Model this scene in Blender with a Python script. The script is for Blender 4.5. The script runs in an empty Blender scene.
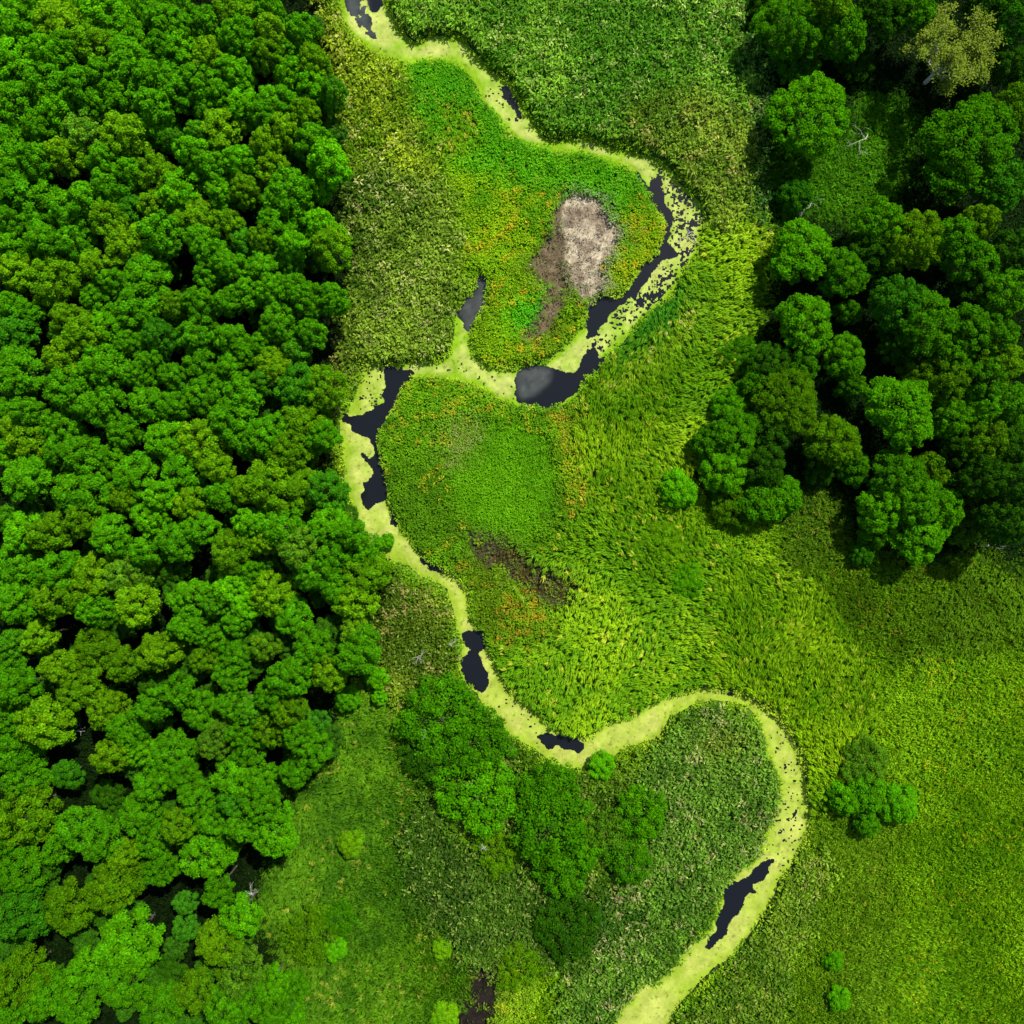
import bpy, math, random
import numpy as np

# ------------------------------------------------------------------ frame
S = 0.176            # metres on the ground per photo pixel
H = 130.0            # drone height above the ground
rng = np.random.default_rng(7)
random.seed(7)
sc = bpy.context.scene
COL = sc.collection

SUN_AZ = (0.56, 0.83)      # towards the sun, in plan (x east, y up the photo)
SUN_EL = math.radians(49)

def W(px, py, h=0.0):
    k = S * (H - h) / H
    return (px - 512) * k, (512 - py) * k

def lin(c):
    a = np.asarray(c, float) / 255.0
    return np.where(a <= 0.04045, a / 12.92, ((a + 0.055) / 1.055) ** 2.4)

# ------------------------------------------------------------------ noise
_lat = {}
def vnoise(x, y, scale, seed=0):
    if seed not in _lat:
        _lat[seed] = np.random.default_rng(1000 + seed).random((256, 256))
    L = _lat[seed]
    x = np.asarray(x, float) / scale + 5000.3; y = np.asarray(y, float) / scale + 5000.7
    xi = np.floor(x).astype(np.int64); yi = np.floor(y).astype(np.int64)
    fx = x - xi; fy = y - yi
    fx = fx * fx * (3 - 2 * fx); fy = fy * fy * (3 - 2 * fy)
    a = L[xi & 255, yi & 255]; b = L[(xi + 1) & 255, yi & 255]
    c = L[xi & 255, (yi + 1) & 255]; d = L[(xi + 1) & 255, (yi + 1) & 255]
    return (a * (1 - fx) + b * fx) * (1 - fy) + (c * (1 - fx) + d * fx) * fy

def fnoise(x, y, scale, seed=0, octv=3):
    t = 0; amp = 1; s = 0
    for i in range(octv):
        t = t + amp * vnoise(x, y, scale / 2 ** i, seed + i * 13); s += amp; amp *= 0.55
    return t / s

# ------------------------------------------------------------------ masks (1 cell = 1 photo pixel of ground)
M = 130
N = 1024 + 2 * M
GX, GY = np.meshgrid(np.arange(N) - M + 0.5, np.arange(N) - M + 0.5)

def poly(pts):
    m = np.zeros((N, N), bool)
    p = np.array(pts, float)
    x0, y0 = np.floor(p.min(0)).astype(int) + M - 1; x1, y1 = np.ceil(p.max(0)).astype(int) + M + 2
    x0 = max(x0, 0); y0 = max(y0, 0); x1 = min(x1, N); y1 = min(y1, N)
    gx = GX[y0:y1, x0:x1]; gy = GY[y0:y1, x0:x1]
    r = np.zeros(gx.shape, bool)
    for i in range(len(p)):
        ax, ay = p[i]; bx, by = p[i - 1]
        if ay == by: continue
        c = ((ay > gy) != (by > gy)) & (gx < (bx - ax) * (gy - ay) / (by - ay) + ax)
        r ^= c
    m[y0:y1, x0:x1] = r
    return m

def blur(a, r, n=2):
    a = a.astype(float)
    for _ in range(n):
        for ax in (0, 1):
            p = np.concatenate([np.repeat(np.take(a, [0], ax), r + 1, ax), a, np.repeat(np.take(a, [-1], ax), r, ax)], ax)
            c = np.cumsum(p, ax)
            a = (np.take(c, range(2 * r + 1, c.shape[ax]), ax) - np.take(c, range(0, c.shape[ax] - 2 * r - 1), ax)) / (2 * r + 1)
    return a

def samp(a, px, py):
    x = np.clip(np.asarray(px) + M - 0.5, 0, N - 1.001); y = np.clip(np.asarray(py) + M - 0.5, 0, N - 1.001)
    xi = x.astype(int); yi = y.astype(int); fx = x - xi; fy = y - yi
    return (a[yi, xi] * (1 - fx) + a[yi, xi + 1] * fx) * (1 - fy) + (a[yi + 1, xi] * (1 - fx) + a[yi + 1, xi + 1] * fx) * fy

def near(a, px, py):
    x = np.clip(np.floor(np.asarray(px) + M).astype(int), 0, N - 1); y = np.clip(np.floor(np.asarray(py) + M).astype(int), 0, N - 1)
    return a[y, x]

# ---- the river, bank by bank
RIV_A = [(330,-60),(341,0),(342,15),(346,28),(356,38),(368,47),(380,55),(392,62),(404,64),(416,63),(425,60),(432,59),(445,59),(454,64),
 (463,69),(472,76),(477,84),(476,92),(482,100),(490,107),(498,117),(503,127),(512,134),(525,143),(540,146),(555,151),(570,153),(585,153),(600,158),
 (615,162),(628,165),(632,170),(640,180),(648,190),(652,200),(657,210),(664,222),(666,235),(662,245),(655,257),(640,267),(632,279),
 (628,290),(622,297),(612,297),(604,294),(597,300),(590,307),(586,315),(586,326),(578,330),(570,340),(560,352),(548,360),(538,365),
 (525,367),(512,369),(500,369),(490,366),(482,361),(474,355),(471,345),(470,335),(472,330),(477,318),(486,302),(487,290),(486,276),(479,275),
 (474,290),(463,302),(457,315),(455,322),(454,335),(452,350),(447,358),(435,362),(415,362),(400,364),(388,365),(375,363),(367,358),
 (362,368),(362,380),(355,395),(350,408),(343,413),(339,419),(341,430),(342,445),(343,458),(345,470),(345,485),(350,497),
 (352,510),(359,528),(366,545),(380,556),(392,559),(400,564),(408,565),(420,575),(430,580),(440,583),(448,590),(453,605),
 (455,618),(456,628),(459,635),(462,642),(462,650),(459,660),(459,670),(467,683),(478,695),(487,710),(498,722),(512,735),(522,742),(535,748),
 (546,757),(552,765),(565,768),(590,768),(602,760),(612,757),(622,750),(632,745),(645,742),(658,738),(664,728),(670,718),(685,709),(697,702),
 (715,700),(735,702),(748,706),(758,716),(762,730),(766,745),(771,760),(777,772),(782,790),(778,808),(771,825),(766,835),(764,846),(759,857),
 (745,865),(735,873),(727,883),(722,892),(721,903),(716,913),(712,930),(700,938),(692,945),(683,955),(675,966),(667,975),(655,984),(646,979),
 (636,988),(630,1000),(618,1010),(612,1024),(590,1090)]
RIV_B = [(650,1090),(668,1024),(672,1016),(680,1005),(690,993),(700,982),(715,968),(735,955),(741,946),(752,932),(760,920),(768,906),(774,895),(778,883),
 (787,870),(796,860),(801,845),(808,830),(807,818),(808,805),(806,785),(803,765),(796,745),(788,730),(778,718),(765,708),(750,699),(735,692),
 (716,690),(697,688),(685,692),(668,697),(655,703),(642,710),(630,718),(615,722),(603,725),(598,732),(588,738),(575,737),(560,733),(548,725),
 (540,716),(530,706),(518,698),(507,688),(500,675),(494,660),(488,650),(484,635),(475,628),(470,615),(469,600),(466,588),(458,578),
 (450,571),(440,568),(427,560),(418,552),(412,541),(402,530),(398,520),(390,510),(389,500),(388,490),(384,475),(381,460),(378,445),(380,430),(384,420),
 (393,412),(397,405),(398,395),(405,384),(411,376),(432,376),(450,378),(470,383),(488,391),(500,398),(512,404),(530,406),(548,407),(560,405),
 (572,400),(580,392),(582,380),(590,375),(600,369),(605,358),(615,348),(625,340),(634,328),(642,318),(655,307),(668,298),(676,285),(683,270),
 (690,262),(697,254),(700,240),(703,228),(708,220),(706,212),(700,202),(688,190),(676,178),(668,166),(660,158),(648,155),(633,152),(618,148),
 (602,143),(590,138),(575,138),(558,140),(545,137),(537,126),(530,113),(522,103),(515,92),(512,82),(506,77),(496,74),(488,67),(480,58),(473,50),(467,41),
 (457,35),(445,36),(432,35),(425,38),(420,43),(414,41),(406,33),(398,25),(392,12),(386,0),(380,-60)]
RIV = poly(RIV_A + RIV_B)
OPEN = np.zeros((N, N), bool)
for p in (
 [(366,-5),(381,-5),(381,3),(378,10),(374,10),(368,7)],
 [(503,84),(507,86),(512,96),(517,104),(521,110),(525,119),(521,118),(516,110),(510,102),(504,98)],
 [(632,166),(638,172),(646,182),(651,187),(653,177),(660,176),(662,195),(667,206),(673,212),(671,228),(668,241),(672,245),(680,256),(664,259),
  (654,270),(648,280),(641,287),(637,297),(627,301),(618,306),(612,315),(601,326),(597,336),(587,338),(585,325),(587,308),(595,298),(604,293),(612,298),
  (622,298),(630,287),(640,268),(652,256),(662,242),(665,225),(658,208),(650,195),(640,180)],
 [(582,357),(587,352),(594,345),(598,358),(604,355),(606,364),(595,371),(586,376),(580,388),(570,397),(555,407),(535,406),(520,401),(515,386),(519,373),
  (533,365),(548,367),(555,370),(566,373),(575,371),(583,364)],
 [(384,363),(386,378),(382,404),(376,405),(370,410),(360,417),(352,416),(343,413),(340,421),(350,424),(352,430),(360,434),(370,436),(374,445),(375,452),(377,452),
  (380,430),(388,412),(397,406),(398,394),(405,383),(413,373),(412,369),(404,371),(401,364),(398,371),(392,367)],
 [(374,445),(377,445),(381,460),(385,475),(388,490),(386,500),(376,502),(369,511),(362,503),(359,497),(364,492),(364,482),(372,478),(375,470),(366,462),
  (360,454),(362,452),(368,458),(374,455)],
 [(391,513),(396,516),(398,525),(395,528),(392,522)],
 [(419,556),(428,560),(435,567),(448,570),(448,573),(437,573),(428,567),(420,561)],
 [(462,633),(470,632),(478,630),(485,634),(487,645),(480,650),(476,655),(480,662),(486,668),(488,685),(484,693),(476,692),(472,686),(462,679),(461,672),
  (464,668),(461,661),(468,656),(468,648),(463,641)],
 [(538,734),(545,733),(555,737),(565,734),(575,737),(583,745),(582,752),(572,750),(560,747),(548,748),(540,741)],
 [(776,860),(768,860),(758,867),(750,876),(742,882),(731,884),(722,893),(724,905),(715,918),(716,932),(704,950),(712,948),(725,936),(731,921),(743,909),(744,898),
  (757,892),(752,885),(762,881),(770,870)],
 [(795,811),(797,812),(796,818),(793,820)],[(729,693),(733,692),(732,698),(728,697)],
): OPEN |= poly(p)
SHALLOW = poly([(344,-10),(366,-10),(368,10),(372,25),(379,38),(368,36),(358,26),(349,14)]) | poly([(517,372),(535,366),(552,369),(550,380),(538,393),(522,399),(516,388)]) \
 | poly([(479,275),(487,277),(487,300),(477,318),(472,330),(471,345),(466,330),(463,315),(457,315),(463,302),(474,290)])
SPECK = poly([(652,172),(668,170),(706,212),(706,226),(690,262),(676,285),(668,298),(645,316),(640,300),(660,270),(682,254),(672,243),(674,212),(662,195)]) * 1.0 \
 + poly([(584,350),(610,310),(640,290),(668,290),(640,318),(605,355)]) * 0.8 + poly([(355,365),(385,365),(382,405),(352,420)]) * 0.35 \
 + poly([(468,690),(490,700),(560,760),(560,735),(500,690)]) * 0.12 + poly([(768,720),(806,760),(808,830),(768,900),(770,830),(780,790)]) * 0.3 \
 + poly([(430,370),(470,362),(512,370),(516,400),(480,385)]) * 0.12 + poly([(486,90),(505,92),(520,120),(512,128),(498,112)]) * 0.4
RIVb = blur(RIV, 1, 1); OPENb = blur(OPEN, 1, 1); SHALb = blur(SHALLOW, 2, 2); SPECKb = blur(SPECK, 4, 2)
RIVd = blur(RIV, 5, 2)

def riv_val(px, py):
    wx = 3.2 * (fnoise(px, py, 11, 3) - .5); wy = 3.2 * (fnoise(px, py, 11, 4) - .5)
    return samp(RIVb, px + wx, py + wy)

# ---- vegetation zones, painted in order
ZN = np.zeros((N, N), np.int16)
ZP = {}
def zone(i, typ, a, b, acc=None, pa=0.0, h=1.0, dens=1.0, pts=None, size=1.0):
    ZP[i] = dict(typ=typ, a=lin(a), b=lin(b), acc=None if acc is None else lin(acc), pa=pa, h=h, dens=dens, size=size)
    if pts: ZN[poly(pts)] = i
R, T, ME, SE, FL, MU, NO = 'reed', 'tall', 'meadow', 'sedge', 'floor', 'mud', 'none'
zone(0, ME, (132,184,16), (98,152,8), (170,186,24), 0.12, 0.8, 1.0)
zone(1, ME, (122,168,22), (86,134,12), (160,168,44), 0.1, 0.8, 1.0, [(808,740),(900,790),(900,900),(860,1200),(600,1200),(668,1024),(768,905)])
zone(2, ME, (98,146,12), (74,112,8), (120,120,30), .08, 0.8, .9, [(800,560),(1200,560),(1200,660),(960,650),(900,665),(860,650),(820,610)])  # soft shade below the right-hand trees, put into the grass colour
zone(3, T, (148,194,18), (98,154,8), (196,205,55), 0.08, 1.4, 1.0, [(512,404),(560,405),(605,365),(640,320),(700,255),(712,225),(775,215),(785,300),(745,350),(735,400),(700,440),(690,540),(770,560),
   (820,590),(850,650),(870,720),(850,790),(810,820),(796,745),(765,708),(697,687),(600,728),(575,738),(507,688),(475,628),(466,588),(480,560),(560,520)])
zone(4, R, (138,194,48), (82,144,24), (186,212,104), 0.16, 2.0, 1.0, [(386,-140),(770,-140),(768,60),(762,140),(755,200),(735,238),(706,222),(688,190),(660,157),(602,143),(545,136),(515,92),(475,50),(430,34),(414,41),(392,12)])
zone(5, R, (146,178,46), (92,132,24), (190,180,90), 0.2, 2.0, 1.0, [(620,110),(690,95),(755,130),(752,205),(735,240),(706,222),(688,190),(660,157),(618,147)])
zone(6, R, (66,120,36), (44,92,28), (110,130,70), .1, 1.6, 1.0, [(738,-140),(800,-140),(800,180),(790,230),(752,225),(745,120)])  # dark strip: the neighbouring trees' shadow painted into the reed colour
zone(7, R, (164,192,34), (104,148,14), (206,212,100), 0.2, 1.8, 1.0, [(300,-140),(332,-140),(341,0),(346,30),(395,64),(408,70),(420,110),(438,165),(448,190),(330,200),(325,60)])
zone(8, R, (136,172,44), (74,112,20), (190,196,110), 0.18, 2.0, 1.0, [(330,175),(448,175),(458,215),(466,260),(462,300),(455,318),(452,350),(435,362),(368,360),(352,370),(330,440),(330,300)])
zone(9, R, (130,152,40), (90,116,26), (170,160,80), .2, 1.6, 1.0, [(330,340),(362,352),(358,400),(344,412),(330,410)])
zone(10, SE, (106,188,16), (76,160,10), (150,180,40), .06, .9, 1.0, [(400,64),(432,57),(450,58),(477,84),(512,133),(560,152),(620,162),(650,190),(666,225),(655,258),(640,268),(628,290),(612,297),(600,298),(622,250),(618,225),(606,205),
   (590,196),(560,192),(530,188),(500,185),(470,182),(440,172),(425,140),(412,100)])
zone(11, SE, (156,190,14), (110,164,12), (214,178,36), 0.3, .9, 1.0, [(625,205),(655,200),(666,232),(655,258),(640,268),(628,290),(612,297),(602,298),(604,268),(620,250)])
zone(12, T, (150,186,24), (110,170,14), (214,196,70), .25, .9, 1.0, [(440,110),(462,105),(480,125),(485,140),(460,150),(440,165),(428,150)])
zone(13, SE, (150,194,14), (96,160,10), (214,178,36), 0.3, .9, 1.0, [(440,165),(470,180),(530,186),(556,196),(548,240),(525,272),(500,290),(484,272),(464,262),(450,200)])
zone(14, SE, (134,190,14), (120,160,14), (214,180,36), 0.22, .9, 1.0, [(484,270),(525,264),(545,290),(540,325),(560,325),(590,308),(588,326),(570,342),(545,362),(505,371),(485,364),(470,350),(474,328),(490,300)])
zone(15, SE, (92,206,20), (76,186,16), None, 0, .9, 1.0, [(522,298),(534,290),(546,296),(540,318),(528,334),(512,334),(508,318)])
zone(16, SE, (112,176,16), (80,130,10), (190,184,36), 0.2, .9, 1.0, [(411,376),(432,376),(470,383),(512,404),(545,408),(565,425),(572,470),(562,520),(548,548),(520,540),(480,545),(466,586),(450,571),(412,541),(390,510),(378,450),(384,420),(398,400)])
zone(17, SE, (114,186,14), (90,158,10), (140,190,30), 0.06, .45, 1.2, [(478,420),(520,418),(548,445),(556,480),(548,520),(520,535),(480,530),(455,505),(448,470),(460,440)], .7)
zone(18, SE, (140,164,60), (110,160,30), (170,170,110), .15, .6, 1.0, [(440,420),(470,412),(490,425),(478,445),(452,470),(438,460)], .7)
zone(19, SE, (150,182,20), (112,150,18), (206,170,44), 0.35, .9, 1.0, [(542,406),(570,410),(580,430),(578,500),(566,520),(560,470),(555,430)])
zone(20, MU, (104,134,34), (84,80,34), (160,130,60), .2, .6, .62, [(468,528),(492,533),(520,545),(535,560),(558,575),(578,583),(584,600),(562,606),(530,596),(500,572),(474,560)])
zone(21, SE, (126,176,16), (96,130,14), (200,150,40), 0.3, .9, 1.0, [(455,560),(474,562),(500,575),(530,598),(560,608),(556,640),(520,650),(490,640),(474,615),(468,590)])
zone(22, T, (70,152,24), (58,134,20), None, 0, 1.0, 1.0, [(606,358),(640,318),(683,280),(694,296),(690,308),(662,336),(640,352),(615,368)])
zone(23, T, (180,204,50), (138,182,26), (214,214,100), .3, 1.3, .9, [(618,372),(640,354),(690,312),(700,300),(706,325),(690,342),(660,352),(628,392),(590,400),(600,380)])
zone(24, R, (104,152,40), (54,98,20), (178,176,110), 0.2, 2.0, 1.0, [(612,770),(645,742),(664,728),(670,718),(697,702),(748,706),(768,745),(784,790),(766,845),(740,880),(722,895),(700,937),(650,985),(630,1000),(610,1030),(600,1160),(540,1160),(560,960),(600,880),(640,850),(630,800)])
zone(25, R, (120,150,40), (92,134,36), (170,180,90), .15, 1.4, 1.0, [(690,735),(730,720),(745,735),(735,760),(700,760)])
zone(26, ME, (94,146,16), (60,108,10), (150,160,50), .10, 1.0, 1.0, [(280,760),(340,680),(400,690),(430,760),(450,880),(480,960),(450,1160),(270,1160),(250,930)])
zone(27, R, (82,124,26), (54,90,18), (130,160,60), 0.1, 1.5, 1.0, [(425,780),(470,840),(560,880),(600,900),(600,970),(560,960),(500,968),(460,960),(415,900),(405,840)])
zone(28, R, (130,158,36), (80,112,18), (176,166,90), 0.2, 1.6, 1.0, [(375,580),(400,562),(430,580),(448,590),(456,625),(462,650),(460,672),(440,690),(400,700),(376,680),(372,630)])
zone(29, R, (98,138,22), (64,104,14), (150,170,70), 0.1, 1.5, 1.0, [(440,672),(466,683),(512,735),(552,765),(600,768),(640,750),(640,860),(600,890),(540,880),(440,800),(420,720)])
zone(30, R, (118,156,32), (72,114,16), (160,166,80), 0.14, 1.2, 1.0, [(690,993),(740,947),(768,905),(800,846),(830,850),(820,900),(790,960),(760,1160),(640,1160),(668,1024)])
zone(31, SE, (160,200,34), (120,180,24), (190,200,60), .15, .7, .9, [(334,378),(362,372),(356,396),(344,412),(342,432),(346,480),(352,500),(368,535),(382,552),(410,566),(440,580),(430,600),(395,575),(366,560),(345,510),(330,470),(328,420)])
zone(32, MU, (74,80,34), (50,54,26), (130,130,50), .1, .4, .22, [(474,962),(502,966),(502,985),(498,1000),(506,1060),(446,1060),(454,1008),(470,998)])
zone(33, SE, (136,178,26), (104,152,20), (190,196,40), 0.2, .9, 1.0, [(500,955),(520,945),(535,965),(528,1000),(515,1060),(494,1060),(492,1005),(500,985)])
FOREST_L = [(-140,-140),(300,-140),(322,-20),(325,40),(338,80),(345,130),(345,200),(350,250),(345,300),(340,350),(338,400),(332,450),(345,500),(385,540),(398,570),(378,620),(374,670),(345,690),(330,760),(285,800),(285,850),(262,880),(265,930),(290,970),(300,1040),(300,1160),(-140,1160)]
zone(39, SE, (166,200,40), (120,176,22), (200,206,70), .1, .45, 1.0)
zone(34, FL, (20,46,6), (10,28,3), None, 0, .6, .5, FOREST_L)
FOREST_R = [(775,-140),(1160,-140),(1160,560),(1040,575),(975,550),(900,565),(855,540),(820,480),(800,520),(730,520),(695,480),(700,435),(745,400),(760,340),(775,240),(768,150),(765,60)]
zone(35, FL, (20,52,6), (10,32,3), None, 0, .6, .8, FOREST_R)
zone(36, ME, (88,156,14), (64,124,10), (90,130,30), .08, .6, 1.0, [(790,135),(840,140),(860,95),(905,95),(925,130),(910,180),(880,215),(850,230),(830,225),(815,215),(780,235),(778,180)])
zone(37, ME, (90,130,16), (66,104,10), (130,140,40), .1, .7, 1.0, [(800,480),(822,482),(850,520),(856,560),(800,575),(770,560)])
zone(38, NO, (176,166,146), (140,126,108), None, 0, .3, .12)
STRIP = poly([(558,203),(548,240),(530,262),(526,272),(545,290),(535,315),(522,338),(534,348),(552,326),(566,300),(574,284),(566,250),(570,214)])
ZN[poly([(556,203),(546,240),(530,262),(526,272),(545,290),(535,315),(522,338),(534,348),(552,326),(562,300),(572,284),(562,250),(566,214)])] = 20
ZN[poly([(562,200),(578,194),(592,199),(601,202),(605,212),(612,220),(619,230),(620,240),(617,250),(609,258),(601,266),(604,285),(597,299),(588,306),(580,300),(574,285),(570,270),(564,262),(566,240),(560,222)])] = 38
MUDP = blur(ZN == 38, 2, 2); MUDD = blur((ZN == 20) | (ZN == 32), 3, 2)
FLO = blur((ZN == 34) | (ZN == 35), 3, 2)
RIM = np.clip(blur(ZN == 38, 5, 2) * (1.15 - blur(ZN == 38, 2, 2)) * 2.2, 0, 1)

# ------------------------------------------------------------------ mesh helpers
def quads_mesh(name, V, C, mat, link=True):
    """V: (n*4,3) four vertices per leaf, C: (n*4,4) colours -> a mesh object"""
    n = len(V) // 4
    me = bpy.data.meshes.new(name)
    me.vertices.add(len(V)); me.vertices.foreach_set('co', np.ascontiguousarray(V, np.float32).ravel())
    me.loops.add(len(V)); me.loops.foreach_set('vertex_index', np.arange(len(V), dtype=np.int32))
    me.polygons.add(n); me.polygons.foreach_set('loop_start', np.arange(0, 4 * n, 4, dtype=np.int32))
    me.update(calc_edges=True)
    at = me.color_attributes.new('tint', 'FLOAT_COLOR', 'POINT')
    at.data.foreach_set('color', np.ascontiguousarray(C, np.float32).ravel())
    me.materials.append(mat)
    if not link: return me
    o = bpy.data.objects.new(name, me); COL.objects.link(o)
    return o

def unit(v):
    return v / np.maximum(np.linalg.norm(v, axis=-1, keepdims=True), 1e-9)

def leaves(P, D, L, Wd, roll=None, droop=0.0):
    """kite leaves: base P, direction D, length L, width Wd, drooping tip"""
    n = len(P)
    up = np.tile([0., 0., 1.], (n, 1))
    side = np.cross(D, up); bad = np.linalg.norm(side, axis=1) < 1e-3; side[bad] = (1, 0, 0)
    side = unit(side); nor = np.cross(side, D)
    if roll is not None:
        c, s = np.cos(roll)[:, None], np.sin(roll)[:, None]
        side = side * c + nor * s
    L = np.asarray(L)[:, None]; Wd = np.asarray(Wd)[:, None]
    mid = P + D * L * 0.5
    tip = P + D * L; tip[:, 2] -= np.asarray(droop) * L[:, 0]
    return np.stack([P, mid + side * Wd / 2, tip, mid - side * Wd / 2], 1).reshape(-1, 3)

def rep4(c):
    c = np.concatenate([np.clip(c, 0, 1), np.ones((len(c), 1))], 1)
    return np.repeat(c, 4, 0)

class Tubes:
    def __init__(s): s.v = []; s.f = []
    def tube(s, pts, rad, k=6):
        pts = [np.array(p, float) for p in pts]; b = len(s.v)
        for i, p in enumerate(pts):
            d = unit(pts[min(i + 1, len(pts) - 1)] - pts[max(i - 1, 0)])
            a = np.cross(d, (0.3, 0.9, 0.2)); a = unit(a); c = np.cross(d, a)
            for j in range(k):
                t = 2 * math.pi * j / k
                s.v.append(p + (a * math.cos(t) + c * math.sin(t)) * rad[i])
        for i in range(len(pts) - 1):
            for j in range(k):
                q = b + i * k
                s.f.append((q + j, q + (j + 1) % k, q + k + (j + 1) % k, q + k + j))
        s.f.append(tuple(b + (len(pts) - 1) * k + j for j in range(k)))
    def mesh(s, name, mat):
        me = bpy.data.meshes.new(name); me.from_pydata([tuple(x) for x in s.v], [], s.f); me.materials.append(mat)
        for p in me.polygons: p.use_smooth = True
        return me

# ------------------------------------------------------------------ materials
def nodes(name):
    m = bpy.data.materials.new(name); m.use_nodes = True
    nt = m.node_tree; nt.nodes.clear()
    return m, nt, lambda t, **k: nt.nodes.new(t), nt.links.new

def leaf_material(name, objcol, trans=0.3, gloss=0.04):
    m, nt, nd, ln = nodes(name)
    out = nd('ShaderNodeOutputMaterial')
    at = nd('ShaderNodeAttribute'); at.attribute_name = 'tint'
    col = at.outputs['Color']
    if objcol:
        oi = nd('ShaderNodeObjectInfo')
        mx = nd('ShaderNodeMix'); mx.data_type = 'RGBA'; mx.blend_type = 'MULTIPLY'; mx.inputs[0].default_value = 1
        ln(col, mx.inputs[6]); ln(oi.outputs['Color'], mx.inputs[7]); col = mx.outputs[2]
    d = nd('ShaderNodeBsdfDiffuse'); t = nd('ShaderNodeBsdfTranslucent'); s = nd('ShaderNodeMixShader'); s.inputs[0].default_value = trans
    ln(col, d.inputs[0]); ln(col, t.inputs[0]); ln(d.outputs[0], s.inputs[1]); ln(t.outputs[0], s.inputs[2])
    g = nd('ShaderNodeBsdfGlossy'); g.inputs['Roughness'].default_value = 0.55; g.inputs[0].default_value = (.6, .7, .5, 1)
    s2 = nd('ShaderNodeMixShader'); s2.inputs[0].default_value = gloss
    ln(s.outputs[0], s2.inputs[1]); ln(g.outputs[0], s2.inputs[2]); ln(s2.outputs[0], out.inputs[0])
    return m

M_TREE = leaf_material('tree_leaves', True, .20, .0)
M_VEG = leaf_material('marsh_leaves', False, .3, .004)

def bark_material(name, a, b):
    m, nt, nd, ln = nodes(name)
    out = nd('ShaderNodeOutputMaterial'); p = nd('ShaderNodeBsdfPrincipled'); p.inputs['Roughness'].default_value = .9
    tc = nd('ShaderNodeTexCoord'); no = nd('ShaderNodeTexNoise'); no.inputs['Scale'].default_value = 3.0; no.inputs['Detail'].default_value = 5
    cr = nd('ShaderNodeValToRGB'); cr.color_ramp.elements[0].color = (*a, 1); cr.color_ramp.elements[1].color = (*b, 1)
    cr.color_ramp.elements[0].position = .35; cr.color_ramp.elements[1].position = .65
    ln(tc.outputs['Object'], no.inputs['Vector']); ln(no.outputs['Fac'], cr.inputs[0]); ln(cr.outputs[0], p.inputs['Base Color'])
    bp = nd('ShaderNodeBump'); bp.inputs['Strength'].default_value = .4; ln(no.outputs['Fac'], bp.inputs['Height']); ln(bp.outputs[0], p.inputs['Normal'])
    ln(p.outputs[0], out.inputs[0])
    return m
M_BARK = bark_material('bark', (.016, .014, .010), (.05, .042, .032))
M_PALE = bark_material('pale_bark', (.30, .29, .22), (.46, .44, .36))
M_DEAD = bark_material('dead_wood', (.22, .2, .17), (.42, .4, .36))

def ground_material():
    m, nt, nd, ln = nodes('wet_soil')
    out = nd('ShaderNodeOutputMaterial'); p = nd('ShaderNodeBsdfPrincipled'); p.inputs['Roughness'].default_value = .95; p.inputs['Specular IOR Level'].default_value = 0
    at = nd('ShaderNodeAttribute'); at.attribute_name = 'tint'
    tc = nd('ShaderNodeTexCoord')
    n1 = nd('ShaderNodeTexNoise'); n1.inputs['Scale'].default_value = .9; n1.inputs['Detail'].default_value = 8; n1.inputs['Roughness'].default_value = .7
    ln(tc.outputs['Object'], n1.inputs['Vector'])
    mr = nd('ShaderNodeMapRange'); mr.inputs[1].default_value = .3; mr.inputs[2].default_value = .7; mr.inputs[3].default_value = .35; mr.inputs[4].default_value = 1.45
    ln(n1.outputs['Fac'], mr.inputs[0])
    mx = nd('ShaderNodeMix'); mx.data_type = 'RGBA'; mx.blend_type = 'MULTIPLY'; mx.inputs[0].default_value = 1
    ln(at.outputs['Color'], mx.inputs[6]); ln(mr.outputs[0], mx.inputs[7]); ln(mx.outputs[2], p.inputs['Base Color'])
    bp = nd('ShaderNodeBump'); bp.inputs['Strength'].default_value = .7; bp.inputs['Distance'].default_value = .2
    ln(n1.outputs['Fac'], bp.inputs['Height']); ln(bp.outputs[0], p.inputs['Normal']); ln(p.outputs[0], out.inputs[0])
    return m

def water_material():
    m, nt, nd, ln = nodes('dark_water')
    out = nd('ShaderNodeOutputMaterial'); p = nd('ShaderNodeBsdfPrincipled')
    p.inputs['Roughness'].default_value = .12; p.inputs['IOR'].default_value = 1.33; p.inputs['Specular IOR Level'].default_value = .35
    at = nd('ShaderNodeAttribute'); at.attribute_name = 'tint'
    ln(at.outputs['Color'], p.inputs['Base Color'])
    tc = nd('ShaderNodeTexCoord'); n1 = nd('ShaderNodeTexNoise'); n1.inputs['Scale'].default_value = 1.2; n1.inputs['Detail'].default_value = 3
    bp = nd('ShaderNodeBump'); bp.inputs['Strength'].default_value = .05; bp.inputs['Distance'].default_value = .05
    ln(tc.outputs['Object'], n1.inputs['Vector']); ln(n1.outputs['Fac'], bp.inputs['Height']); ln(bp.outputs[0], p.inputs['Normal'])
    ln(p.outputs[0], out.inputs[0])
    return m

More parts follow.
